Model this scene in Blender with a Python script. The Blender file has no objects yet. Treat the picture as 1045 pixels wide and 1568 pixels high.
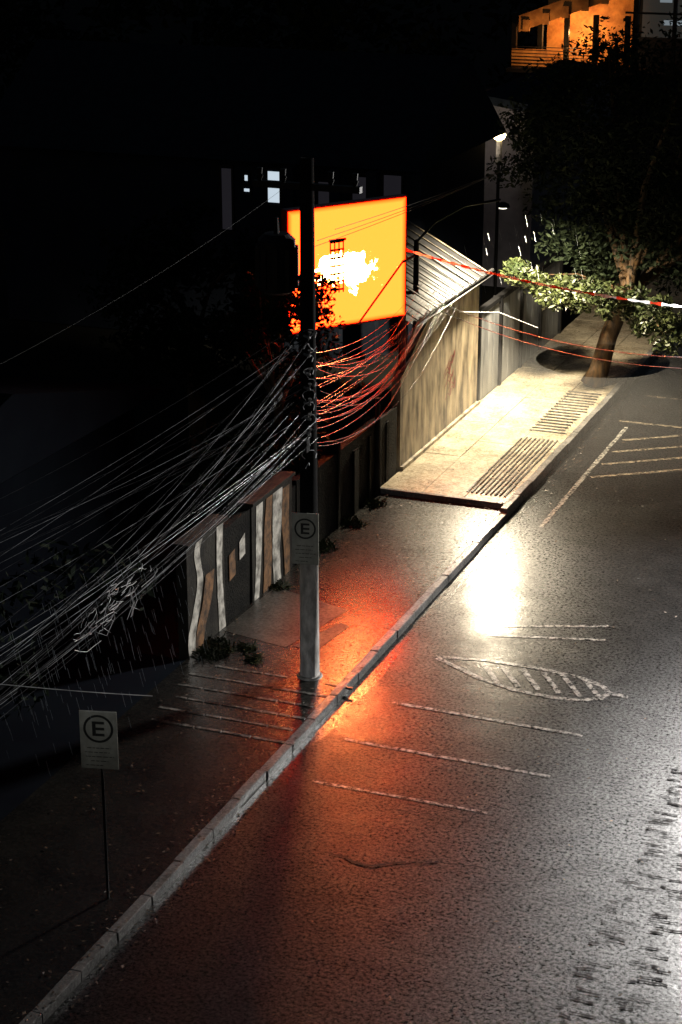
import bpy, math, random
from mathutils import Vector, Matrix
random.seed(7)
R=math.radians
scene=bpy.context.scene
# ------------------------------------------------------------------ helpers
class MB:
    def __init__(s): s.v=[];s.f=[];s.m=[]
    def face(s,pts,mi=0):
        b=len(s.v); s.v+= [tuple(p) for p in pts]; s.f.append(tuple(range(b,b+len(pts)))); s.m.append(mi)
    def box(s,x0,x1,y0,y1,z0,z1,mi=0,rot=0,j=0):
        cx,cy=(x0+x1)/2,(y0+y1)/2; c,sn=math.cos(rot),math.sin(rot)
        P=[]
        for z in (z0,z1):
            for (x,y) in ((x0,y0),(x1,y0),(x1,y1),(x0,y1)):
                dx,dy=x-cx,y-cy
                P.append((cx+dx*c-dy*sn+random.uniform(-j,j),cy+dx*sn+dy*c+random.uniform(-j,j),z+random.uniform(-j,j)))
        b=len(s.v); s.v+=P
        for q in ((0,3,2,1),(4,5,6,7),(0,1,5,4),(1,2,6,5),(2,3,7,6),(3,0,4,7)):
            s.f.append(tuple(b+i for i in q)); s.m.append(mi)
    def tube(s,pts,rad,n=8,mi=0,cap=True):
        pts=[Vector(p) for p in pts]
        if not isinstance(rad,(list,tuple)): rad=[rad]*len(pts)
        b=len(s.v)
        for i,p in enumerate(pts):
            d=(pts[min(i+1,len(pts)-1)]-pts[max(i-1,0)]).normalized()
            a=Vector((0,0,1)) if abs(d.z)<.9 else Vector((1,0,0))
            u=d.cross(a).normalized(); w=d.cross(u)
            for k in range(n):
                t=2*math.pi*k/n
                s.v.append(tuple(p+(u*math.cos(t)+w*math.sin(t))*rad[i]))
        for i in range(len(pts)-1):
            for k in range(n):
                k2=(k+1)%n
                s.f.append((b+i*n+k,b+i*n+k2,b+(i+1)*n+k2,b+(i+1)*n+k)); s.m.append(mi)
        if cap:
            s.f.append(tuple(b+k for k in range(n))); s.m.append(mi)
            s.f.append(tuple(b+(len(pts)-1)*n+k for k in reversed(range(n)))); s.m.append(mi)
    def obj(s,name,mats,parent=None,smooth=False,loc=None,rotz=0,bevel=0):
        me=bpy.data.meshes.new(name); me.from_pydata(s.v,[],s.f)
        if not isinstance(mats,(list,tuple)): mats=[mats]
        for m in mats: me.materials.append(m)
        for p,mi in zip(me.polygons,s.m):
            p.material_index=mi; p.use_smooth=smooth
        me.update()
        o=bpy.data.objects.new(name,me); scene.collection.objects.link(o)
        if loc is not None: o.location=loc; o.rotation_euler=(0,0,rotz)
        if parent: o.parent=parent
        if bevel:
            md=o.modifiers.new("bevel",'BEVEL'); md.width=bevel; md.segments=2; md.limit_method='ANGLE'
        return o
def empty(name,loc=(0,0,0),rotz=0):
    o=bpy.data.objects.new(name,None); o.location=loc; o.rotation_euler=(0,0,rotz)
    scene.collection.objects.link(o); return o

def newmat(name):
    m=bpy.data.materials.new(name); m.use_nodes=True
    nt=m.node_tree; return m,nt,nt.nodes["Principled BSDF"]
def N(nt,t,**k):
    n=nt.nodes.new(t)
    for a,b in k.items(): setattr(n,a,b)
    return n
def noise(nt,scale,detail=4,rough=.55,stretch=None):
    tc=N(nt,"ShaderNodeTexCoord"); src=tc.outputs["Object"]
    if stretch:
        mp=N(nt,"ShaderNodeMapping"); mp.inputs["Scale"].default_value=stretch
        nt.links.new(src,mp.inputs[0]); src=mp.outputs[0]
    n=N(nt,"ShaderNodeTexNoise"); n.inputs["Scale"].default_value=scale
    n.inputs["Detail"].default_value=detail; n.inputs["Roughness"].default_value=rough
    nt.links.new(src,n.inputs["Vector"]); return n.outputs["Fac"]
def ramp(nt,src,stops):
    r=N(nt,"ShaderNodeValToRGB"); e=r.color_ramp.elements
    while len(e)<len(stops): e.new(.5)
    for k,(p,c) in zip(e,stops):
        k.position=p; k.color=(c,c,c,1) if not isinstance(c,(tuple,list)) else (*c,1)
    nt.links.new(src,r.inputs[0]); return r.outputs[0]
def mixc(nt,fac,a,b):
    m=N(nt,"ShaderNodeMix",data_type='RGBA')
    nt.links.new(fac,m.inputs[0])
    for s,i in ((a,6),(b,7)):
        if isinstance(s,(tuple,list)): m.inputs[i].default_value=(*s,1)
        else: nt.links.new(s,m.inputs[i])
    return m.outputs[2]
def bump(nt,bsdf,src,strength,dist,prev=None,sock="Normal"):
    b=N(nt,"ShaderNodeBump"); b.inputs["Strength"].default_value=strength; b.inputs["Distance"].default_value=dist
    nt.links.new(src,b.inputs["Height"])
    if prev: nt.links.new(prev,b.inputs["Normal"])
    nt.links.new(b.outputs[0],bsdf.inputs[sock]); return b.outputs[0]
def simple(name,a,b=None,rough=.6,scale=3,bs=.3,bd=.01,metal=0,stretch=None,bscale=None,spec=.5):
    m,nt,p=newmat(name); b=b or tuple(x*.55 for x in a)
    f=ramp(nt,noise(nt,scale,6,.6,stretch),[(.35,0.),(.65,1.)])
    nt.links.new(mixc(nt,f,b,a),p.inputs["Base Color"])
    p.inputs["Roughness"].default_value=rough; p.inputs["Metallic"].default_value=metal
    p.inputs["Specular IOR Level"].default_value=spec
    if bs: bump(nt,p,noise(nt,bscale or scale*8,4,.6,stretch),bs,bd)
    return m
def emis(name,col,st):
    m,nt,p=newmat(name); p.inputs["Base Color"].default_value=(0.02,.02,.02,1)
    p.inputs["Emission Color"].default_value=(*col,1); p.inputs["Emission Strength"].default_value=st
    return m
def wet(name,lo,hi,film=(.12,.6),cr=.19,grain=18,gs=.75,gd=.008,paint=None,wear=(.42,.6),spec=.42,rb=.28):
    """wet paved surface: coarse aggregate (base lobe, bumped) under a patchy film of water (coat lobe, nearly level)"""
    m,nt,p=newmat(name)
    big=noise(nt,.55,5,.6)
    g=noise(nt,grain,8,.82)
    mid=noise(nt,1.9,7,.7)
    base=mixc(nt,ramp(nt,mid,[(.3,0.),(.7,1.)]),lo,hi)
    base=mixc(nt,ramp(nt,g,[(.5,0.),(.7,.6)]),base,tuple(c*2.0 for c in hi))
    if paint:
        w=noise(nt,9,6,.75)
        base=mixc(nt,ramp(nt,w,[(wear[0],0.),(wear[1],1.)]),base,paint)
    nt.links.new(base,p.inputs["Base Color"])
    p.inputs["Roughness"].default_value=rb
    p.inputs["IOR"].default_value=1.5
    bump(nt,p,g,gs,gd)
    sp=N(nt,"ShaderNodeMath",operation='MULTIPLY')
    nt.links.new(ramp(nt,g,[(.43,0.),(.64,spec*1.15)]),sp.inputs[0]); nt.links.new(ramp(nt,mid,[(.3,.5),(.65,1.)]),sp.inputs[1])
    nt.links.new(sp.outputs[0],p.inputs["Specular IOR Level"])
    nt.links.new(ramp(nt,big,[(.36,film[1]),(.62,film[0])]),p.inputs["Coat Weight"])
    p.inputs["Coat Roughness"].default_value=cr; p.inputs["Coat IOR"].default_value=1.45
    c1=bump(nt,p,noise(nt,grain*.6,4,.65),.5,.007,None,"Coat Normal")
    bump(nt,p,mid,.1,.03,c1,"Coat Normal")
    return m

AL=(.006,.0059,.0058);AH=(.015,.0145,.0138)
M_road=wet("wet_asphalt",AL,AH)
M_paint=wet("worn_white_road_paint",AL,AH,paint=(.5,.48,.43),wear=(.42,.66))
M_paintY=wet("worn_cream_road_paint",AL,AH,paint=(.42,.35,.25),wear=(.42,.68))
M_tar=simple("tar_seal",(.006,.006,.006),rough=.7,scale=7,bs=.2,spec=.15)
M_gutter=wet("wet_gutter",(.004,.004,.004),(.01,.0095,.009),film=(.5,.9),cr=.16)
M_walk=wet("wet_pavement_concrete",(.005,.0048,.0045),(.015,.0135,.011),film=(.75,1.),cr=.25,grain=15,gs=.6,spec=.12,rb=.35)
M_slab=wet("wet_driveway_slab",(.12,.095,.06),(.52,.45,.33),film=(.25,.9),cr=.22,grain=16,gs=.6)
M_kerb=wet("kerb_stone",(.06,.06,.056),(.2,.19,.18),film=(.1,.5),cr=.25,grain=20,gs=.6,spec=.3)
M_rib=wet("worn_ribbed_concrete",(.016,.015,.014),(.045,.042,.038),film=(.1,.5),cr=.25,grain=20,paint=(.2,.19,.17),wear=(.44,.64),spec=.15)
M_ground=simple("dark_soil",(.012,.012,.01),rough=.9,scale=.8,spec=.1)
M_conc=simple("pole_painted_lit",(.8,.78,.74),(.3,.29,.27),rough=.4,scale=7,stretch=(1,1,.4))  # pale lower pole: lamplight on the shaft put into its colour
M_concd=simple("pole_painted_shade",(.01,.01,.01),(.005,.005,.005),rough=.9,scale=6,spec=.04)  # dark upper pole: shade above the lamplight put into its colour
M_dark=simple("dark_metal",(.01,.01,.011),rough=.55,scale=5,metal=.1,bs=.1,spec=.2)
M_steel=simple("galvanised_steel",(.3,.3,.3),rough=.35,scale=9,metal=.7,bs=.1)
M_wire=simple("cable_sheath",(.9,.92,.96),(.012,.012,.012),rough=.18,scale=2.1,bs=0)  # bright and near-black stretches put cable highlights into the colour
M_wire2=simple("cable_sheath_dimmed",(.2,.2,.21),(.008,.008,.008),rough=.22,scale=2.4,bs=0)  # darker sheath copy; its colour dims the cables in the lamp glare
M_wiredk=simple("black_cable",(.015,.015,.015),(.008,.008,.008),rough=.5,scale=1.5,bs=0,spec=.1)
M_plaster=simple("stained_plaster",(.42,.35,.24),(.07,.055,.036),rough=.7,scale=2.3,stretch=(1,1.4,.4),bs=.4)
M_white=simple("white_mural_paint",(.6,.57,.5),(.1,.095,.08),rough=.65,scale=4,bs=.5)
M_weath=simple("weathered_wall",(.03,.027,.021),(.01,.009,.008),rough=.8,scale=2.4,bs=.7,bd=.02,spec=.2)
M_ochre=simple("ochre_mural_paint",(.22,.11,.045),(.03,.018,.01),rough=.65,scale=6,bs=.5)
M_stone=simple("dark_stone_wall",(.012,.011,.009),(.004,.004,.0035),rough=.85,scale=2.6,bs=.8,bd=.04,spec=.12)
M_grey=simple("grey_render",(.2,.2,.25),(.1,.1,.13),rough=.8,scale=.9,bs=.2)
M_darkwall=simple("dark_render",(.014,.018,.028),(.009,.012,.019),rough=.9,scale=.9,spec=.05)
M_black=simple("near_black_render",(.006,.008,.011),(.004,.005,.008),rough=.95,scale=.9,spec=.02)  # near-black tone chosen to keep the house and driveway dark
M_roof=simple("dark_roof_tile",(.014,.02,.03),(.01,.014,.022),rough=.85,scale=4,spec=.05)
M_tile=simple("pale_roof_slat",(.09,.075,.05),(.01,.009,.007),rough=.5,scale=3)
M_gate=simple("grey_gate_panel",(.3,.31,.32),(.12,.13,.14),rough=.5,scale=2,stretch=(1,1,.3))
M_red=simple("red_painted_steel",(.2,.01,.013),(.08,.007,.009),rough=.35,scale=6,bs=.1)
M_bark=simple("wet_bark",(.14,.075,.025),(.02,.012,.007),rough=.6,scale=9,bs=.9,bd=.03,stretch=(1,1,.25))
M_plate=simple("sign_plate",(.42,.42,.36),(.27,.27,.23),rough=.45,scale=5,bs=.05)
M_ink=simple("sign_ink",(.02,.022,.02),rough=.5,scale=6,bs=0)
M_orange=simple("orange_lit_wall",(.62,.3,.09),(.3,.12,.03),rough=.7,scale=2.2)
def leafmat(name,a,b,rough=.42,spec=.5):
    m,nt,p=newmat(name)
    f=ramp(nt,noise(nt,1.3,4),[(.35,0.),(.65,1.)])
    nt.links.new(mixc(nt,f,a,b),p.inputs["Base Color"]); p.inputs["Roughness"].default_value=rough
    p.inputs["Specular IOR Level"].default_value=spec
    return m
M_leaf=leafmat("leaves_painted_lit",(.02,.03,.01),(.07,.085,.028))  # brighter leaf copy: lamplight on the lower clumps put into the colour
M_leafk=leafmat("leaves_painted_shade",(.009,.014,.008),(.02,.028,.013),.7,.08)  # darker leaf copy: shade in the crown put into the colour
M_leafd=leafmat("dark_leaves",(.005,.009,.005),(.01,.016,.008),.75,.05)
M_grass=leafmat("verge_weeds",(.012,.02,.007),(.032,.042,.012))

# ------------------------------------------------------------------ ground
b=MB(); b.face([(-300,-120,-.03),(300,-120,-.03),(300,400,-.03),(-300,400,-.03)]); b.obj("ground",M_ground)
b=MB(); b.face([(0,-20,0),(9.5,-20,0),(9.5,140,0),(0,140,0)]); b.obj("road",M_road)
b=MB(); b.box(-3.0,-.16,-20,37.2,-.02,.125); b.obj("pavement",M_walk)
b=MB(); b.box(-9.5,-3.001,16,27.5,-.02,.11); b.obj("driveway",M_black)
b=MB()
yy=37.2
while yy<64:
    L=random.uniform(1.25,1.6)
    for (xa,xb) in ((-3.0,-2.05),(-2.035,-1.1),(-1.085,-.16)):
        b.box(xa,xb,yy+.006,yy+L,.0,.215+random.uniform(-.006,.006))
    yy+=L
b.obj("raised_pavement",M_slab)
b=MB(); b.box(9.66,13,-20,140,-.02,.13); b.obj("pavement.001",M_walk)
for nm,x0 in (("kerb",-.16),("kerb.001",9.5)):
    b=MB(); y=-20
    while y<90:
        L=.98
        top=.145 if y<36.8 else .235
        dx=random.uniform(-.012,.012)
        b.box(x0+dx,x0+.16+dx,y,y+L-.006,-.05,top+random.uniform(-.008,.008),j=.004)
        y+=L
    b.obj(nm,M_kerb,bevel=.015)
b=MB()
y=-20; w0=.25
while y<90:
    w1=.25+random.uniform(-.08,.1)
    b.face([(.0,y,.004),(w0,y,.004),(w1,y+.7,.004),(.0,y+.7,.004)]); y+=.7; w0=w1
b.obj("gutter",M_gutter)
b=MB(); b.box(-3.1,-.2,37.08,37.19,-.02,.24,j=.006); b.obj("pavement_step",M_kerb,bevel=.01)
b=MB()
for i in range(6):
    y=25.1+i*.46; x=-2.7+random.uniform(0,.3)
    while x<-.3:
        L=random.uniform(.15,.5)
        if random.random()<.88: b.box(x,x+L,y+random.uniform(-.012,.012),y+.06,.1,.136)
        x+=L+random.uniform(0,.05)
b.obj("ribbed_ramp",M_rib)
b=MB()
for i in range(9):
    y=37.6
    while y<41.8:
        L=random.uniform(.4,1.2); b.box(-1.15+i*.105,-1.115+i*.105,y,min(y+L,41.9),.2,.24,j=.006); y+=L+random.uniform(.01,.1)
for i in range(16): b.box(-1.15,-.25+random.uniform(-.1,.02),42.5+i*.24,42.56+i*.24,.2,.24,j=.006)
b.obj("ribbed_ramp.001",M_rib)
b=MB()
b.face([(-2.95,28.9,.131),(-1.6,28.6,.131),(-1.2,30.6,.131),(-2.9,31.2,.131)])
b.face([(-1.5,28.7,.132),(-1.05,28.6,.132),(-.9,29.9,.132),(-1.1,30.0,.132)])
b.obj("pavement_patch",wet("old_concrete_patch",(.02,.018,.015),(.05,.045,.038),film=(.3,.7),cr=.3,grain=15,spec=.12))
b=MB()
for i in range(2400):
    x=random.choice((random.uniform(-2.9,-.2),random.gauss(-.25,.15),random.gauss(.18,.12),random.uniform(0,7))); y=random.uniform(17,60)
    z=.016 if x>0 else (.15 if y<37.1 else .242)
    s=random.uniform(.012,.045); a=random.uniform(0,6.3)
    b.face([(x+s*math.cos(a+k*1.57)*(.5 if k%2 else 1),y+s*math.sin(a+k*1.57)*(.5 if k%2 else 1),z+random.uniform(0,.012)) for k in range(4)])
b.obj("fallen_leaves",simple("litter",(.1,.06,.025),(.012,.008,.005),scale=2,bs=0))

def strip(b,p,q,w,z=.008,seg=.35,jit=.01):
    p=Vector((*p,0));q=Vector((*q,0)); d=q-p; L=d.length; d.normalize(); n=Vector((-d.y,d.x,0))
    k=max(1,int(L/seg)); pts=[]
    for i in range(k+1):
        c=p+d*(L*i/k); a=w/2+random.uniform(-jit,jit); c2=w/2+random.uniform(-jit,jit)
        pts.append((c+n*a,c-n*c2))
    for i in range(k):
        a,bb=pts[i]; c,dd=pts[i+1]
        b.face([(a.x,a.y,z),(bb.x,bb.y,z),(dd.x,dd.y,z),(c.x,c.y,z)])
b=MB()
strip(b,(.65,24.3),(3.45,24.3),.07); strip(b,(.6,25.82),(4.0,25.76),.08); strip(b,(.8,27.4),(4.1,27.32),.08)
out=[(.9,29.45),(1.8,29.62),(2.8,29.62),(3.5,29.5),(3.95,29.3),(4.12,29.05),(4.0,28.8),(3.75,28.62),(3.3,28.55),(2.6,28.6),(1.9,28.85),(.95,29.4)]
for i in range(len(out)-1): strip(b,out[i],out[i+1],.1,z=.008+.0006*(i%2))
for i in range(6):
    x=1.75+i*.36; strip(b,(x,29.5),(x+.5,28.75),.1,z=.0098)
strip(b,(4.1,29.05),(4.45,29.02),.12,z=.0104)
strip(b,(1.6,31.2),(3.4,31.9),.08); strip(b,(1.5,30.7),(3.5,31.25),.08)
strip(b,(.8,36.6),(.8,44.3),.1)
b.obj("road_markings",M_paint)
b=MB()
for y in (40.2,41.2,42.2,43.2): strip(b,(.95,y),(3.6,y+1.9),.12)
strip(b,(.5,44.75),(4,44.75),.12); strip(b,(3.9,40),(3.9,46.5),.1,z=.0092); strip(b,(.6,47.2),(4,47.2),.1)
b.obj("hatched_road_marking",M_paintY)
def crack(b,pts,w):
    P=[]
    for i in range(len(pts)-1):
        a=Vector((*pts[i],0));c=Vector((*pts[i+1],0)); k=max(2,int((c-a).length/.12))
        for j in range(k):
            q=a.lerp(c,j/k); P.append((q.x+random.uniform(-.04,.04),q.y+random.uniform(-.04,.04)))
    for i in range(len(P)-1): strip(b,P[i],P[i+1],w*random.uniform(.3,1.6),z=.0125,seg=9,jit=.003)
b=MB()
crack(b,[(1.6,22.4),(2.3,22.2),(3.0,22.6),(3.95,22.75)],.028)
crack(b,[(2.2,23.9),(3.2,23.9),(3.5,24.7)],.016)
crack(b,[(3.4,31.9),(4.0,31.7),(4.3,30.5),(4.1,29.2)],.016)
for i in range(210):
    y=14+i*.085+random.uniform(-.03,.03)
    for k in range(2):
        if random.random()<.66:
            x=5.8+k*.6+random.uniform(-.12,.12)
            L=random.uniform(.08,.42); strip(b,(x,y),(x+L,y+random.uniform(-.04,.04)),random.uniform(.012,.036),z=.0135,seg=.05,jit=.012)
b.obj("road_tar_seams",M_tar)

# ------------------------------------------------------------------ boundary walls
bw=empty("boundary_wall")
b=MB(); b.box(-3.2,-3.0,27.6,29.15,0,2.15,j=.01); b.box(-3.2,-3.0,30.35,32.3,0,2.0,j=.01)
b.box(-3.26,-2.94,27.55,29.2,2.16,2.22,j=.01); b.box(-3.26,-2.94,30.3,32.35,2.01,2.07,j=.01)
b.obj("wall",M_weath,bw,bevel=.01)
b=MB(); b.box(-3.2,-3.03,29.15,30.35,0,1.95,j=.02); b.box(-3.25,-3.02,32.3,38.3,0,1.75,j=.02)
y=32.5
while y<38: 
    b.box(-3.3,-2.98,y,y+random.uniform(.1,.3),0,1.8+random.uniform(-.3,.2),j=.02); y+=random.uniform(.5,1.3)
b.obj("stone_infill",M_stone,bw)
def poly(b,pts,mi=0,x=-2.985): b.face([(x,y,z) for y,z in pts],mi)
def band(b,pts,w,mi,x):
    P=[]
    for i in range(len(pts)-1):
        p0=pts[max(i-1,0)];p1=pts[i];p2=pts[i+1];p3=pts[min(i+2,len(pts)-1)]
        for k in range(6):
            t=k/6
            P.append(tuple(.5*((2*p1[c])+(-p0[c]+p2[c])*t+(2*p0[c]-5*p1[c]+4*p2[c]-p3[c])*t*t+(-p0[c]+3*p1[c]-3*p2[c]+p3[c])*t**3) for c in (0,1)))
    P.append(pts[-1])
    a0=random.uniform(0,6)
    W=[w*(1+.15*math.sin(a0+i*.2)+random.uniform(-.04,.04)) for i,_ in enumerate(P)]
    for i in range(len(P)-1):
        a=W[i];c=W[i+1]
        poly(b,[(P[i][0]-a,P[i][1]),(P[i][0]+a,P[i][1]),(P[i+1][0]+c,P[i+1][1]),(P[i+1][0]-c,P[i+1][1])],mi,x)
b=MB()
band(b,[(27.75,.05),(27.72,.45),(27.95,.95),(28.1,1.4),(28.0,1.9),(28.1,2.12)],.13,1,-2.984)
band(b,[(28.98,.1),(28.92,.8),(28.9,1.4),(28.95,2.12)],.13,1,-2.984)
band(b,[(27.98,.1),(28.1,.5),(28.35,.9),(28.5,1.4)],.17,0,-2.98)
band(b,[(30.5,.1),(30.6,.7),(30.65,1.3),(30.7,1.95)],.13,1,-2.984)
band(b,[(30.98,.1),(31.05,.8),(31.05,1.3),(31.15,1.95)],.16,0,-2.98)
band(b,[(31.5,.1),(31.45,.7),(31.5,1.2),(31.55,1.95)],.2,1,-2.984)
band(b,[(31.98,.1),(31.95,.7),(31.9,1.3),(31.95,1.9)],.15,0,-2.98)
poly(b,[(29.35,.9),(29.62,.95),(29.6,1.45),(29.35,1.4)],0,x=-3.0)
poly(b,[(29.8,1.15),(30.05,1.2),(30.05,1.6),(29.8,1.5)],1,x=-3.0)
b.obj("mural",[M_ochre,M_white],bw)
cw=empty("plastered_wall")
b=MB()
prof=[(38.5,0),(38.5,2.3),(39.6,2.9),(40.6,3.4),(44.2,3.55),(44.2,0)]
b.face([(-3.0,y,z) for y,z in prof][::-1]); b.face([(-3.22,y,z) for y,z in prof])
for i in range(len(prof)):
    (a,c),(d,e)=prof[i],prof[(i+1)%len(prof)]
    b.face([(-3.0,a,c),(-3.0,d,e),(-3.22,d,e),(-3.22,a,c)])
b.obj("wall",M_plaster,cw)
b=MB(); b.box(-3.0,-2.93,38.5,44.3,0,.3,j=.01)
b.obj("plinth",M_plaster,cw)
b=MB()
for k in range(9):
    y=41.9+random.uniform(-.25,.25); z=1.0+k*.11
    band(b,[(y-.2,z),(y,z+.12),(y+.18,z+.02),(y+.25,z+.18)],.03,0,-2.992+.0005*k)
b.obj("graffiti",M_red,cw)
gt=empty("garage_gate")
b=MB()
y=44.3
while y<52:
    b.box(-3.1,-3.02,y,y+.42,0.1,2.45); b.box(-3.08,-3.05,y+.42,y+.44,.1,2.42,1); y+=.44
for y in (44.25,46.1,48.0,49.9,52): b.box(-3.2,-2.95,y-.06,y+.06,0,2.55,1)
b.box(-3.15,-2.98,44.2,52.1,2.45,2.56,1)
b.obj("panels",[M_gate,M_dark],gt)
rf=empty("slatted_awning")
b=MB()
for i in range(13):
    y=38.8+i*.43; w_=.07+random.uniform(-.03,.03)
    b.face([(-2.72,y,3.62),(-2.72,y+w_,3.62),(-5.2,y+w_,4.95),(-5.2,y,4.95)],0)
    b.face([(-2.72,y,3.62),(-5.2,y,4.95),(-5.2,y,4.92),(-2.72,y,3.59)],0)
b.obj("slats",M_tile,rf)
b=MB(); b.tube([(-2.8,38.8,3.55),(-2.8,44.6,3.55)],.05); b.tube([(-5.2,38.8,4.88),(-5.2,44.6,4.88)],.05)
b.face([(-2.75,38.8,3.45),(-2.75,44.5,3.45),(-5.3,44.5,4.8),(-5.3,38.8,4.8)])
b.obj("frame",M_dark,rf)
b=MB(); b.tube([(-2.98,37.0,0),(-2.98,37.0,1.2),(-2.98,37,2.3)],[.07,.06,.06]); b.obj("gate_post",M_weath)

# ------------------------------------------------------------------ houses
def house(name,x0,x1,y0,y1,h,rh,wall,roof,wins=(),cols=(),ov=.5):
    e=empty(name)
    b=MB(); b.box(x0,x1,y0,y1,0,h); b.obj("walls",wall,e)
    b=MB(); a0,a1,c0,c1=x0-ov,x1+ov,y0-ov,y1+ov
    m=(c0+c1)/2
    A=[(a0,c0,h),(a1,c0,h),(a1,m,h+rh),(a0,m,h+rh)]; B=[(a0,m,h+rh),(a1,m,h+rh),(a1,c1,h),(a0,c1,h)]
    G=[[(a0,c0,h),(a0,m,h+rh),(a0,c1,h)],[(a1,c0,h),(a1,c1,h),(a1,m,h+rh)]]
    b.face([(x,y,z+.02) for x,y,z in A]); b.face([(x,y,z+.02) for x,y,z in B])
    for g in G: b.face([(x,y,z+.02) for x,y,z in g])
    b.face([(a0,c0,h+.01),(a0,c1,h+.01),(a1,c1,h+.01),(a1,c0,h+.01)])
    b.obj("roof",roof,e)
    for (wx0,wx1,wz0,wz1,mt) in wins:
        b=MB(); b.box(wx0,wx1,y0-.03,y0-.01,wz0,wz1); b.obj("window",mt,e)
        b=MB(); b.box(wx0-.06,wx0,y0-.05,y0,wz0-.06,wz1+.06); b.box(wx1,wx1+.06,y0-.05,y0,wz0-.06,wz1+.06)
        b.box(wx0-.06,wx1+.06,y0-.06,y0-.001,wz1+.06,wz1+.1); b.box(wx0-.06,wx1+.06,y0-.06,y0-.001,wz0-.1,wz0-.06); b.obj("window_frame",M_dark,e)
    if cols:
        b=MB()
        for cx,w in cols: b.box(cx-w,cx+w,y0-.9,y0-.9+2*w,0,h)
        b.obj("columns",M_darkwall,e)
    return e
M_win=emis("lit_window_cool",(.75,.88,1),.75)
M_wind=emis("dim_window",(.7,.65,.85),.014)
M_glass=simple("dark_glass",(.015,.017,.02),rough=.08,scale=1,bs=0)
dh=house("dark_house",-17,-6.2,21.5,32.0,3.4,1.4,M_black,M_black,wins=[(-8.2,-7,1,2.4,M_glass),(-11,-9.8,1,2.4,M_glass)])
ph=house("porch_house",-19,-6.4,48.6,55.5,5.2,2.6,M_darkwall,M_roof,
   wins=[(-10.5,-10.15,4.05,4.9,M_win),(-11.2,-11.1,4.6,4.75,M_win),(-11.22,-11.05,4.3,4.38,M_win),(-9.0,-8.5,3.6,4.7,M_wind),(-8.0,-7.4,3.6,4.9,M_wind),(-11.9,-11.6,3.2,4.9,M_wind),(-7.1,-6.6,3.8,5.0,M_wind)],
   cols=[(-9.55,.16),(-8.2,.14),(-7.15,.14),(-5.9,.16)])
gh=empty("grey_gable_house")
b=MB(); pr=[(-15,0),(-15,3.6),(-9.2,5.0),(-7.6,5.9),(-5.6,5.6),(-5.6,0)]
b.face([(x,58,z) for x,z in pr]); b.face([(x,68,z) for x,z in pr][::-1])
for i in range(len(pr)-1):
    (a,c),(d,e_)=pr[i],pr[i+1]; b.face([(a,58,c),(a,68,c),(d,68,e_),(d,58,e_)])
b.obj("walls",M_grey,gh)
b=MB()
for i in range(1,4):
    (a,c),(d,e_)=pr[i],pr[i+1]; b.face([(a,57.2,c+.05),(d,57.2,e_+.05),(d,69,e_+.1),(a,69,c+.1)]); b.face([(a,57.2,c+.05),(a,57.2,c+.3),(d,57.2,e_+.3),(d,57.2,e_+.05)])
b.obj("roof",M_roof,gh)
b=MB(); b.box(-7.7,-7.5,57.9,57.97,4.4,4.6); b.obj("vent",M_dark,gh)
def limb(b,p,d,L,r,depth):
    pts=[p];rad=[r];q=Vector(p);dd=Vector(d).normalized()
    for i in range(4):
        dd=(dd+Vector((random.uniform(-.18,.18),random.uniform(-.18,.18),random.uniform(-.05,.15)))).normalized()
        q=q+dd*(L/4); pts.append(tuple(q)); rad.append(r*(1-.16*(i+1)))
    b.tube(pts,rad,6)
    if depth>0:
        for k in range(3):
            nd=(dd+Vector((random.uniform(-.7,.7),random.uniform(-.7,.7),random.uniform(-.1,.6)))).normalized()
            limb(b,pts[random.choice((2,3,4))],nd,L*.7,rad[-1]*.8,depth-1)
b=MB(); limb(b,(-6.7,55.5,0),(0,0,1),3.0,.1,3); b.obj("bare_tree",M_darkwall,smooth=True)

oh=empty("balcony_house")
b=MB(); b.box(-12.2,4,78,88,0,4.4); b.box(-11.2,4,80,88,4.6,9); b.obj("walls",M_darkwall,oh)
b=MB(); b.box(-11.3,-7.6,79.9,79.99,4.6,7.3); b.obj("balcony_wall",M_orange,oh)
b=MB(); b.box(-12.3,4,77.4,80,4.45,4.6)
for x in (-12.1,-11.0,-9.9,-8.7,-7.4): b.box(x-.1,x+.1,77.7,77.9,4.6,6.8)
for x,w in ((-7.2,.2),(-5.6,.14),(-4.1,.14),(-2.6,.2),(-1.2,.2)): b.box(x,x+w,77.8,78,4.6,9)
b.box(-7.5,4,77.7,77.78,5.5,5.6); b.box(-7.5,4,77.7,77.78,6.9,6.98)
b.obj("balcony_columns",M_dark,oh)
b=MB()
b.face([(-11.7,77.0,6.1),(-7.6,77.0,7.6),(-7.6,79.9,7.9),(-11.7,79.9,6.4)]); b.face([(-11.7,77.0,6.1),(-11.7,77,6.75),(-7.6,77,8.3),(-7.6,77.0,7.6)])
for i in range(5):
    x=-11.5+i*.8; b.box(x,x+.28,76.9,76.98,6.15+i*.29,6.6+i*.29)
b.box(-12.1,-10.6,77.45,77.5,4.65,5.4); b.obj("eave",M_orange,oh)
b=MB()
for i in range(7): b.box(-12.1,-8.6,77.35,77.39,4.7+i*.13,4.73+i*.13)
b.obj("railing",M_dark,oh)
b=MB()
for x,w,z0,z1 in ((-6.6,.5,7.2,7.9),(-4.9,.7,6.8,7.2),(-3.6,.7,7.1,7.9),(-7.05,.22,7.8,8.3),(-2.3,.8,6.9,7.7),(-6.4,1.0,6.3,6.5)):
    b.box(x,x+w,79.9,79.98,z0,z1)
b.obj("windows",emis("cool_window",(.7,.85,.95),.22),oh)
b=MB(); b.box(-7.3,3,79.92,79.97,5.8,9); b.obj("glazed_wall",emis("dim_glazing",(.6,.75,.75),.02),oh)
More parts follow.
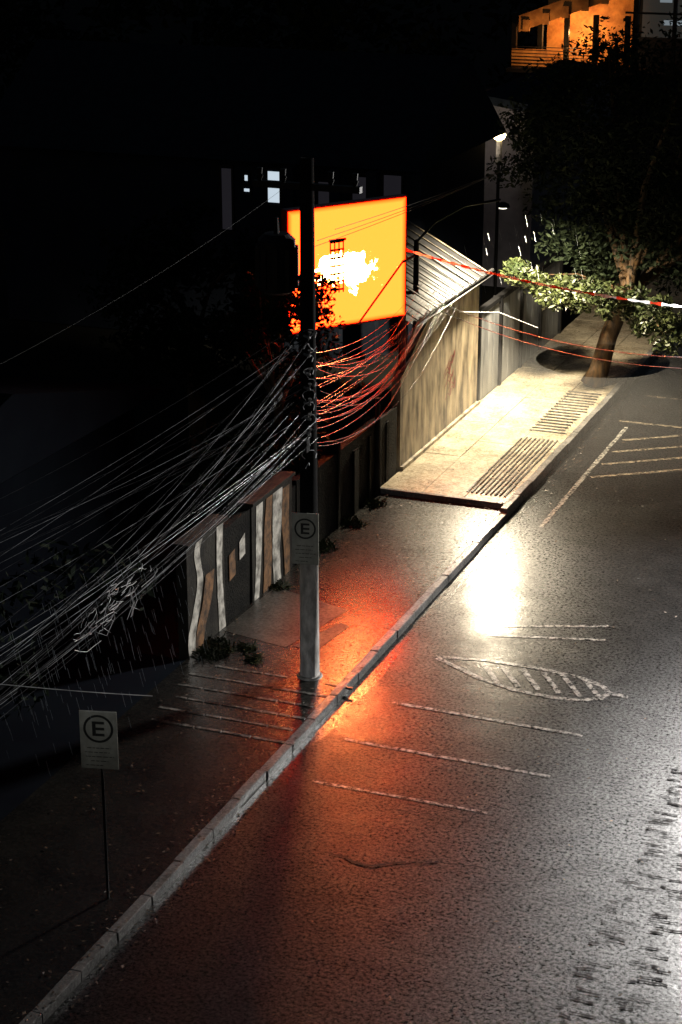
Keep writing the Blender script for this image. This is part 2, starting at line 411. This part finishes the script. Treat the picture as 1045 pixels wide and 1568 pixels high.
def leaves(b,centres,per,size,mi=0):
    for (c,r) in centres:
        for _ in range(per):
            v=Vector((random.gauss(0,1),random.gauss(0,1),random.gauss(0,1))).normalized()*(random.random()**.4)
            p=Vector(c)+Vector((v.x*r,v.y*r,v.z*r*.75))
            a=Vector((random.gauss(0,1),random.gauss(0,1),random.gauss(0,.8))).normalized()
            w=a.cross(Vector((random.gauss(0,1),random.gauss(0,1),random.gauss(0,1)))).normalized()
            s=size*random.uniform(.6,1.3)
            b.face([p-a*s,p-w*s*.38,p+a*s,p+w*s*.38],mi)
def crown(c,rad,n,cr,shell=.55):
    out=[]
    while len(out)<n:
        v=Vector((random.uniform(-1,1),random.uniform(-1,1),random.uniform(-1,1)))
        if shell<v.length<1: out.append(((c[0]+v.x*rad[0],c[1]+v.y*rad[1],c[2]+v.z*rad[2]),cr*random.uniform(.6,1.25)))
    return out
b=MB()
for i in range(22):
    x=random.uniform(-60,-12);y=random.uniform(66,100); leaves(b,crown((x,y,4.5),(4,3,4),10,1.6),50,.35)
b.obj("distant_trees",M_leafd)
b=MB()
for i in range(14): leaves(b,[((random.uniform(-5.2,-3.6),21+i*1.15 if 21+i*1.15<27 else 28+i*.7,random.uniform(1.2,2.2)),.9)],170,.11)
b.obj("garden_hedge",M_leafd)
def tree(name,base,h,c,rad,n,cr,per,ls,mat,tr=.25,shell=.5,extra=(),mat2=None):
    e=empty(name)
    b=MB()
    B=Vector(base);T=Vector((base[0]*.6+c[0]*.4,base[1]*.6+c[1]*.4,h))
    pts=[B,B.lerp(T,.15)+Vector((.03,0,0)),B.lerp(T,.5)+Vector((-.06,.04,0)),T]
    b.tube(pts,[tr*1.35,tr*1.05,tr*.92,tr*.85],12)
    cs=crown(c,rad,n,cr,shell)
    for i in range(9):
        q=Vector(random.choice(cs)[0]); m=T.lerp(q,.5)+Vector((random.uniform(-.3,.3),random.uniform(-.3,.3),.2))
        b.tube([T-Vector((0,0,.15)),m,q],[tr*.5,tr*.3,tr*.08],7)
    for q,_ in extra[::5]:
        b.tube([T-Vector((0,0,.1)),T.lerp(Vector(q),.5)+Vector((0,0,.2)),q],[tr*.14,tr*.08,tr*.03],6)
    b.obj("trunk",M_bark,e,smooth=True)
    b=MB(); leaves(b,cs,per,ls,0); leaves(b,extra,int(per*.8),ls,1)
    b.obj("foliage",[mat,mat2 or mat],e)
    return e
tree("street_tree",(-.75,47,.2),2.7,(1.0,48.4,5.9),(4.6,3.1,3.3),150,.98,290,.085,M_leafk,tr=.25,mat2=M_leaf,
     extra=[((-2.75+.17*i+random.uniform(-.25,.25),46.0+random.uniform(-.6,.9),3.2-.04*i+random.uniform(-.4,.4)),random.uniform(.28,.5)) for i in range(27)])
tree("garden_tree",(-4.6,35.2,0),2.6,(-4.3,35.1,4.2),(1.1,1.0,1.15),30,.42,170,.075,M_leafd,tr=.12,
     extra=[((-3.95+random.uniform(-.3,.15),34.1+random.uniform(-.2,.2),4.4+.21*i),.24+.14*random.random()) for i in range(9)])
tree("garden_tree.001",(-8,38.5,0),3,(-8,38.8,3.6),(2.6,2.2,2.0),40,.9,150,.12,M_leafd,tr=.2)
b=MB()
for (x,y,s) in ((-2.85,28.2,.2),(-2.6,28.0,.18),(-2.2,28.3,.12),(-2.85,31.2,.14),(-2.85,33.5,.2),(-2.8,35,.2),(-2.85,36.4,.2),(-2.85,44,.12),(-2.85,47.5,.15),(-2.7,27.8,.2),(-1.9,27.9,.1),(-2.9,42.6,.08)):
    for i in range(90):
        a=random.uniform(0,6.28); rr=random.uniform(0,s)*1.5; px,py=x+rr*math.cos(a),y+rr*math.sin(a)
        h=random.uniform(.2,1)*s*.9; d=(random.uniform(-.12,.12),random.uniform(-.12,.12))
        b.face([(px-.02,py,.12),(px+.02,py,.12),(px+d[0]+.03,py+d[1],.12+h*.7),(px+d[0]*1.6,py+d[1]*1.6,.12+h*.8)])
b.obj("weeds",M_grass)

# ------------------------------------------------------------------ utility poles
def upole(name,x,y,h,transformer=False):
    e=empty(name,(x,y,0))
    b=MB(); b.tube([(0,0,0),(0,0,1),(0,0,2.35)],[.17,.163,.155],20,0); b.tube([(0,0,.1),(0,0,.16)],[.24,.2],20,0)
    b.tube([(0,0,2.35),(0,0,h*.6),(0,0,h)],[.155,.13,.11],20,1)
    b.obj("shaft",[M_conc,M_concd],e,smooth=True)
    b=MB(); z=h-.5
    b.box(-.9,.9,-.06,.06,z,z+.1)
    for xx in (-.8,-.4,.4,.8): b.tube([(xx,0,z+.1),(xx,0,z+.18),(xx,0,z+.2),(xx,0,z+.3)],[.03,.06,.04,.05],10,0)
    for z in (4.5,4.75,5.0,5.25,5.5,5.8,6.1):
        b.tube([(0,0,z),(0,0,z+.03)],[.15,.15],14,0)
        b.tube([(.0,-.16,z),(.12,-.24,z),(.14,-.26,z+.1)],[.02,.03,.035],8,1)
    b.obj("crossarm_and_insulators",[M_dark,M_steel],e)
    b=MB()
    for i in range(12):
        z=3.9+.2*i; r=random.uniform(.06,.14); ph_=random.uniform(0,6)
        pts=[(.1+r*math.cos(a)*math.cos(ph_),-.22+.08*math.sin(a*2),z+r*math.sin(a)) for a in [k*math.pi/6 for k in range(random.randint(4,9))]]
        b.tube(pts,.007,5)
    b.box(-.1,.1,-.32,-.18,4.2,4.4,1); b.obj("splice_boxes",[M_wire,M_dark],e)
    if transformer:
        b=MB(); b.tube([(-.48,-.1,6.75),(-.48,-.1,6.8),(-.48,-.1,7.6),(-.48,-.1,7.7)],[.22,.3,.3,.2],18)
        for k in range(10):
            a=k*math.pi/5; b.box(-.48+.31*math.cos(a)-.04,-.48+.31*math.cos(a)+.04,-.1+.31*math.sin(a)-.015,-.1+.31*math.sin(a)+.015,6.85,7.5)
        b.tube([(-.48,-.1,7.7),(-.48,-.1,7.95)],[.05,.03],8); b.tube([(-.3,-.1,7.0),(0,0,7.0)],[.04,.04],8)
        b.obj("transformer",M_dark,e)
    return e
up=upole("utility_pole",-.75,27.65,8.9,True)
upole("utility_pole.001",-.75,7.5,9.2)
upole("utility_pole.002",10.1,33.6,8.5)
def plate(parent,x,y,zc,w,h,rot=0):
    e=empty("plate_assembly",(x,y,zc),rot); e.parent=parent
    b=MB(); b.box(-w/2,w/2,-.012,.012,-h/2,h/2); b.obj("plate",M_plate,e,bevel=.01)
    b=MB(); yf=-.016; R0=w*.40; n=32; cz=h*.2
    for i in range(n):
        a,c=2*math.pi*i/n,2*math.pi*(i+1)/n; r0,r1=R0*.84,R0
        b.face([(r0*math.cos(a),yf,cz+r0*math.sin(a)),(r1*math.cos(a),yf,cz+r1*math.sin(a)),(r1*math.cos(c),yf,cz+r1*math.sin(c)),(r0*math.cos(c),yf,cz+r0*math.sin(c))])
    def rect(x0,x1,z0,z1): b.face([(x0,yf,z0),(x1,yf,z0),(x1,yf,z1),(x0,yf,z1)])
    s=w*.19
    rect(-s*.85,-s*.35,cz-s*1.1,cz+s*1.1)
    for zz in (-1.1,-.2,.7): rect(-s*.345,s*.85,cz+zz*s,cz+(zz+.4)*s)
    for i,(a,c) in enumerate(((-.7,.7),(-.85,.6),(-.8,.85),(-.5,.5),(-.8,.2))):
        z=-h*.14-i*h*.075
        xx=a*w*.45
        while xx<c*w*.45:
            L=random.uniform(.03,.08); rect(xx,min(xx+L,c*w*.46),z,z+.01); xx+=L+.014
    b.obj("lettering",M_ink,e)
plate(up,.02,-.21,2.68,.45,.9,R(12))
ps=empty("parking_sign",(-.54,19.95,0))
b=MB(); b.tube([(0,0,.1),(0,0,2.85)],.02,12); b.obj("post",M_dark,ps,smooth=True)
plate(ps,0,-.05,2.5,.5,.83,R(14))

# ------------------------------------------------------------------ cables
def cat(p,q,sag,n=26,wob=0):
    p=Vector(p);q=Vector(q);out=[]; a=random.uniform(0,6); f=random.uniform(6,14)
    for i in range(n+1):
        t=i/n; v=p.lerp(q,t); v.z-=4*sag*t*(1-t)
        if wob: v+=Vector((wob*2*math.sin(a+f*t*1.3),0,wob*2*math.sin(f*t+a*2)+random.uniform(-wob,wob)*.2))
        out.append(v)
    return out
b=MB()
for i in range(24):
    z=random.uniform(4.2,6.2)
    b.tube(cat((-.75+random.uniform(-.25,.25),27.6,z),(-.75+random.uniform(-.7,.5),7.5,5.3+random.uniform(-.9,.6)),.95+(z-5)*.5+random.uniform(-.25,.3),44,.004),random.uniform(.0015,.0035),4,1 if i%3 else 0,False)
for i in range(16):
    z=random.uniform(4.6,6.4)
    b.tube(cat((-.8,27.6,z),(-2.2-random.uniform(0,3.6),random.uniform(12,18),random.uniform(3.2,4.6)),random.uniform(.15,.4),30,.002),random.uniform(.0012,.0026),4,1 if i%3 else 0,False)
b.tube(cat((-1.0,27.6,8.5),(-1.0,7.5,8.2),.6),.002,5,2,False)
for i in range(28):
    z=random.uniform(4.2,5.8)
    b.tube(cat((-.75+random.uniform(-.1,.2),27.7,z),(-2.85+random.uniform(-.15,.25),41.3+random.uniform(-1.6,.8),z*.5+1.4+random.uniform(-.3,.2)),random.uniform(.25,.95),34,.006),random.uniform(.002,.0045),4,1,False)
for i in range(3):
    b.tube(cat((-.9+.3*i,27.7,7.4+.2*i),(-1.6+.3*i,70,7.5),.7),.005,5,2,False)
b.obj("overhead_cables",[M_wire,M_wire2,M_wiredk],smooth=True)
b=MB()
for i in range(50):
    c=Vector((-.75+random.uniform(-.15,.15),20.9+random.uniform(-.85,.85),4.05)); c.z+=(c.y-20.9)*.1+random.uniform(-.13,.13); r=random.uniform(.06,.24); tl=random.uniform(-.8,.8); a0=random.uniform(0,6)
    pts=[c+Vector((math.sin(a)*r*.4*tl,math.cos(a)*r*2.2,math.sin(a)*r*.6+random.uniform(-.02,.02))) for a in [a0+k*math.pi/8 for k in range(random.randint(2,5))]]
    b.tube(pts,.0045,5,0,False)
for k in range(8):
    y=20.3+random.uniform(0,1.2); b.tube([(-.75,y,4.05),(-.72,y+random.uniform(-.2,.2),3.85),(-.7,y+random.uniform(-.3,.3),3.7)],.003,5,0,False)
M_bare=simple("bare_wire",(.9,.9,.9),(.5,.5,.5),rough=.25,bs=0)
b.obj("cable_coil",M_bare,smooth=True)
b=MB()
b.tube(cat((-3.0,40.5,3.7),(10.1,33.6,6.2),1.15),.009,5,0,False)
b.tube(cat((-3.0,40.3,3.6),(10.1,33.6,6.0),1.2),.008,5,0,False)
b.tube([(-2.9,42.3,3.0),(-2.3,43.6,2.75),(-1.6,44.6,2.2)],.009,5,0,False)
b.tube(cat((-9,19.0,3.6),(-.1,20.6,2.9),.25),.006,5,0,False)
b.obj("service_wires",[M_bare],smooth=True)
pts=cat((-3.0,38.6,5.2),(10.1,33.6,6.0),.55,160)
def tapemat(name,a):
    m,nt,p=newmat(name); f=ramp(nt,noise(nt,6,4),[(.3,0.),(.7,1.)]); c=mixc(nt,f,tuple(x*.6 for x in a),a)
    nt.links.new(c,p.inputs["Base Color"]); p.inputs["Roughness"].default_value=.4
    t=N(nt,"ShaderNodeBsdfTranslucent"); nt.links.new(c,t.inputs[0]); mx=N(nt,"ShaderNodeMixShader"); mx.inputs[0].default_value=.6
    nt.links.new(p.outputs[0],mx.inputs[1]); nt.links.new(t.outputs[0],mx.inputs[2]); nt.links.new(mx.outputs[0],nt.nodes["Material Output"].inputs[0]); return m
b=MB()
for i in range(len(pts)-1):
    w=.024*(1+.5*math.sin(i*1.7)); tw=.5*math.sin(i*.45)
    w2=.024*(1+.5*math.sin((i+1)*1.7)); tw2=.5*math.sin((i+1)*.45)
    o1=Vector((0,w*tw,w)); o2=Vector((0,w2*tw2,w2)); a,c=pts[i],pts[i+1]
    b.face([a-o1,c-o2,c+o2,a+o1],1 if (i%9) in (0,1,2) else 0)
b.obj("barrier_tape",[tapemat("tape_white",(.85,.85,.85)),tapemat("tape_red",(.65,.05,.02))])

# ------------------------------------------------------------------ illuminated sign
sg=empty("illuminated_billboard",(-3.84,37.36,5.05),R(56))
M_face,nt,p=newmat("backlit_sign_face")
f=noise(nt,1.6,7,.7)
tc=N(nt,"ShaderNodeTexCoord"); mp=N(nt,"ShaderNodeMapping"); mp.inputs["Location"].default_value=(.02,0,.15); mp.inputs["Scale"].default_value=(.62,1,1.4)
nt.links.new(tc.outputs["Object"],mp.inputs[0]); ln=N(nt,"ShaderNodeVectorMath",operation='LENGTH'); nt.links.new(mp.outputs[0],ln.inputs[0])
ad=N(nt,"ShaderNodeMath",operation='ADD'); nt.links.new(ln.outputs["Value"],ad.inputs[0]); nt.links.new(ramp(nt,f,[(.3,0.),(.7,1.)]),ad.inputs[1])
c=ramp(nt,ad.outputs[0],[(.94,1.),(.98,0.)])
sx=N(nt,"ShaderNodeSeparateXYZ"); nt.links.new(tc.outputs["Object"],sx.inputs[0])
def absn(o,k):
    a=N(nt,"ShaderNodeMath",operation='ABSOLUTE'); nt.links.new(o,a.inputs[0]); d=N(nt,"ShaderNodeMath",operation='DIVIDE'); nt.links.new(a.outputs[0],d.inputs[0]); d.inputs[1].default_value=k; return d.outputs[0]
mx_=N(nt,"ShaderNodeMath",operation='MAXIMUM'); nt.links.new(absn(sx.outputs[0],1.5),mx_.inputs[0]); nt.links.new(absn(sx.outputs[2],1.28),mx_.inputs[1])
yel=mixc(nt,ramp(nt,mx_.outputs[0],[(.93,0.),(1.0,1.)]),(22,.66,.07),(18,.2,.01))
p.inputs["Base Color"].default_value=(.3,.1,.02,1)
nt.links.new(mixc(nt,c,yel,(190,56,15)),p.inputs["Emission Color"]); p.inputs["Emission Strength"].default_value=1
b=MB(); b.box(-1.5,1.5,-.06,-.055,-1.28,1.28); b.obj("face",M_face,sg)
b=MB(); b.box(-1.54,1.54,-.05,.14,-1.32,1.32); b.obj("cabinet",M_red,sg)
b=MB()
b.tube([(1.4,-.1,-.1),(.2,-.14,-1.3)],.022,6); b.tube([(1.4,-.1,-.1),(1.7,-.12,.0)],.03,6)
for i in range(4): b.box(-.5+i*.11,-.48+i*.11,-.12,-.1,-.55,.55)
for i in range(7): b.box(-.5,-.15,-.13,-.105,-.5+i*.17,-.46+i*.17)
b.box(-.52,-.1,-.13,-.1,.55,.6); b.obj("bracket_grille",M_dark,sg)
b=MB(); b.tube([(-3.1,38.85,0),(-3.1,38.85,3.4),(-3.1,38.75,5.6)],.085,14); b.tube([(-3.1,38.85,.0),(-3.1,38.85,.1)],.16,14)
o=b.obj("post",M_red,None,smooth=True); o.parent=sg
o.matrix_parent_inverse=(Matrix.Translation((-3.84,37.36,5.05))@Matrix.Rotation(R(56),4,'Z')).inverted()

# ------------------------------------------------------------------ lamps
def spot(name,loc,power,col,angle,blend,rad,parent,target=None):
    l=bpy.data.lights.new(name,'SPOT'); l.energy=power; l.color=col; l.spot_size=R(angle); l.spot_blend=blend; l.shadow_soft_size=rad
    o=bpy.data.objects.new(name,l); o.location=loc; scene.collection.objects.link(o)
    d=Vector(target)-Vector(loc) if target else Vector((0,0,-1))
    o.rotation_euler=d.to_track_quat('-Z','Y').to_euler(); o.parent=parent; return o
M_bulb=emis("lamp_diffuser",(1,.93,.75),6)
def lamp(name,base,polh,arm,head,power,col,angle,blend,rad,target=None):
    e=empty(name)
    b=MB(); b.tube([base,(base[0],base[1],polh)],[.09,.06],12); b.tube(arm,.03,8)
    h=Vector(head); b.tube([h+Vector((0,0,.03)),h+Vector((0,0,.1)),h+Vector((0,0,.15))],[.17,.15,.05],14)
    b.obj("pole_and_arm",M_dark,e,smooth=True)
    b=MB(); b.tube([h+Vector((0,0,.0)),h+Vector((0,0,.028))],[.09,.14],14); b.obj("diffuser",M_bulb,e,smooth=True)
    spot("lamp_light",h-Vector((0,0,.08)),power,col,angle,blend,rad,e,target)
lamp("street_lamp",(-3.4,40.6,0),5.0,[(-3.4,40.6,4.95),(-3.2,41.3,5.3),(-2.85,42.4,5.5),(-2.45,43.9,5.42)],(-2.4,44.0,5.2),7600,(1,.85,.6),158,.5,.2)
lamp("street_lamp.001",(9.9,40,0),8.2,[(9.9,40,8.1),(8,39.2,8.6),(5.6,38.1,8.35)],(5.4,38,8.1),12000,(1,.97,.93),112,.6,.4,target=(5.8,26,0))
lamp("unseen_near_lamp",(-.75,7.9,0),8.6,[(-.75,7.9,8.3),(.2,8.6,8.8),(.6,9.3,8.7)],(.6,9.5,8.5),700,(.95,.97,1),24,1.0,.2,target=(-.9,20.8,4.1))  # unseen lamp, added to light the near cables and sign plate
gl=empty("garden_lamp",(-6.3,56.6,0))
b=MB(); b.tube([(0,0,0),(0,0,4.2)],.05,10); b.obj("post",M_dark,gl)
b=MB(); b.tube([(0,0,4.2),(0,0,4.85)],.09,10); b.obj("lit_post_top",M_white,gl)  # white top section puts the globe's light into the post colour
b=MB()
b.tube([(0,0,4.86),(0,0,4.9),(0,0,5.02),(0,0,5.14),(0,0,5.2)],[.06,.15,.21,.15,.06],14)
b.obj("globe",emis("warm_globe",(1,.72,.34),14),gl,smooth=True)
def point(name,loc,p,col,rad=.1,parent=None):
    l=bpy.data.lights.new(name,'POINT'); l.energy=p;l.color=col;l.shadow_soft_size=rad
    o=bpy.data.objects.new(name,l);o.location=loc;scene.collection.objects.link(o);o.parent=parent
point("globe_light",(-.3,-.8,5.0),26,(1,.85,.72),.1,gl)
point("balcony_light",(-9.8,78.6,6.0),230,(1,.5,.17),.1,oh)
point("balcony_light",(-10.5,76.0,5.4),90,(1,.5,.17),.1,oh)
b=MB()
def rain(n,bx,L,w):
    for _ in range(n):
        x=random.uniform(*bx[0]);y=random.uniform(*bx[1]);z=random.uniform(*bx[2]);l=random.uniform(.5,1)*L
        s=.25*l; b.face([(x,y,z),(x+w,y,z),(x+w-s,y,z+l),(x-s,y,z+l)])
rain(60,((-3,0),(42,45),(3.2,4.8)),.3,.0022)
rain(190,((-1.6,.2),(18.5,22.5),(2.6,4.2)),.22,.002)
b.obj("rain",simple("rain_water",(.7,.75,.8),(.6,.65,.7),rough=.1,bs=0))

# low splash mist hanging over the pavement under the lamp
m=bpy.data.materials.new("mist_volume"); m.use_nodes=True; nt=m.node_tree
nt.nodes.remove(nt.nodes["Principled BSDF"]); vs=nt.nodes.new("ShaderNodeVolumeScatter"); vs.inputs["Density"].default_value=.028; vs.inputs["Anisotropy"].default_value=.2
nt.links.new(vs.outputs[0],nt.nodes["Material Output"].inputs["Volume"])
b=MB(); b.tube([(.2,44.0,.26),(.2,44.0,.5),(.2,44.0,1.2),(.2,44.0,1.7)],[4.4,7.5,5.0,1.6],32); b.obj("drizzle_mist",m,smooth=True)

w=bpy.data.worlds.new("World"); scene.world=w; w.use_nodes=True
nt=w.node_tree; bg=nt.nodes["Background"]; sk=nt.nodes.new("ShaderNodeTexSky"); sk.sky_type='NISHITA'; sk.sun_disc=False
sk.sun_elevation=R(20); sk.sun_rotation=R(200); nt.links.new(sk.outputs[0],bg.inputs[0]); bg.inputs[1].default_value=.006
l=bpy.data.lights.new("moon",'SUN'); l.energy=.01; l.angle=R(10); l.color=(.8,.9,1)
o=bpy.data.objects.new("moon",l); o.rotation_euler=(R(70),0,R(-20)); scene.collection.objects.link(o)
cd=bpy.data.cameras.new("camera"); cam=bpy.data.objects.new("camera",cd); scene.collection.objects.link(cam)
cd.sensor_fit='VERTICAL'; cd.sensor_height=36; cd.sensor_width=24; cd.lens=67.5; cd.clip_end=1000
cam.location=(10.6,0,13.6); cam.rotation_euler=(R(70.6),0,R(21.3)); scene.camera=cam
scene.view_settings.view_transform='Standard'; scene.view_settings.look='None'; scene.view_settings.exposure=0
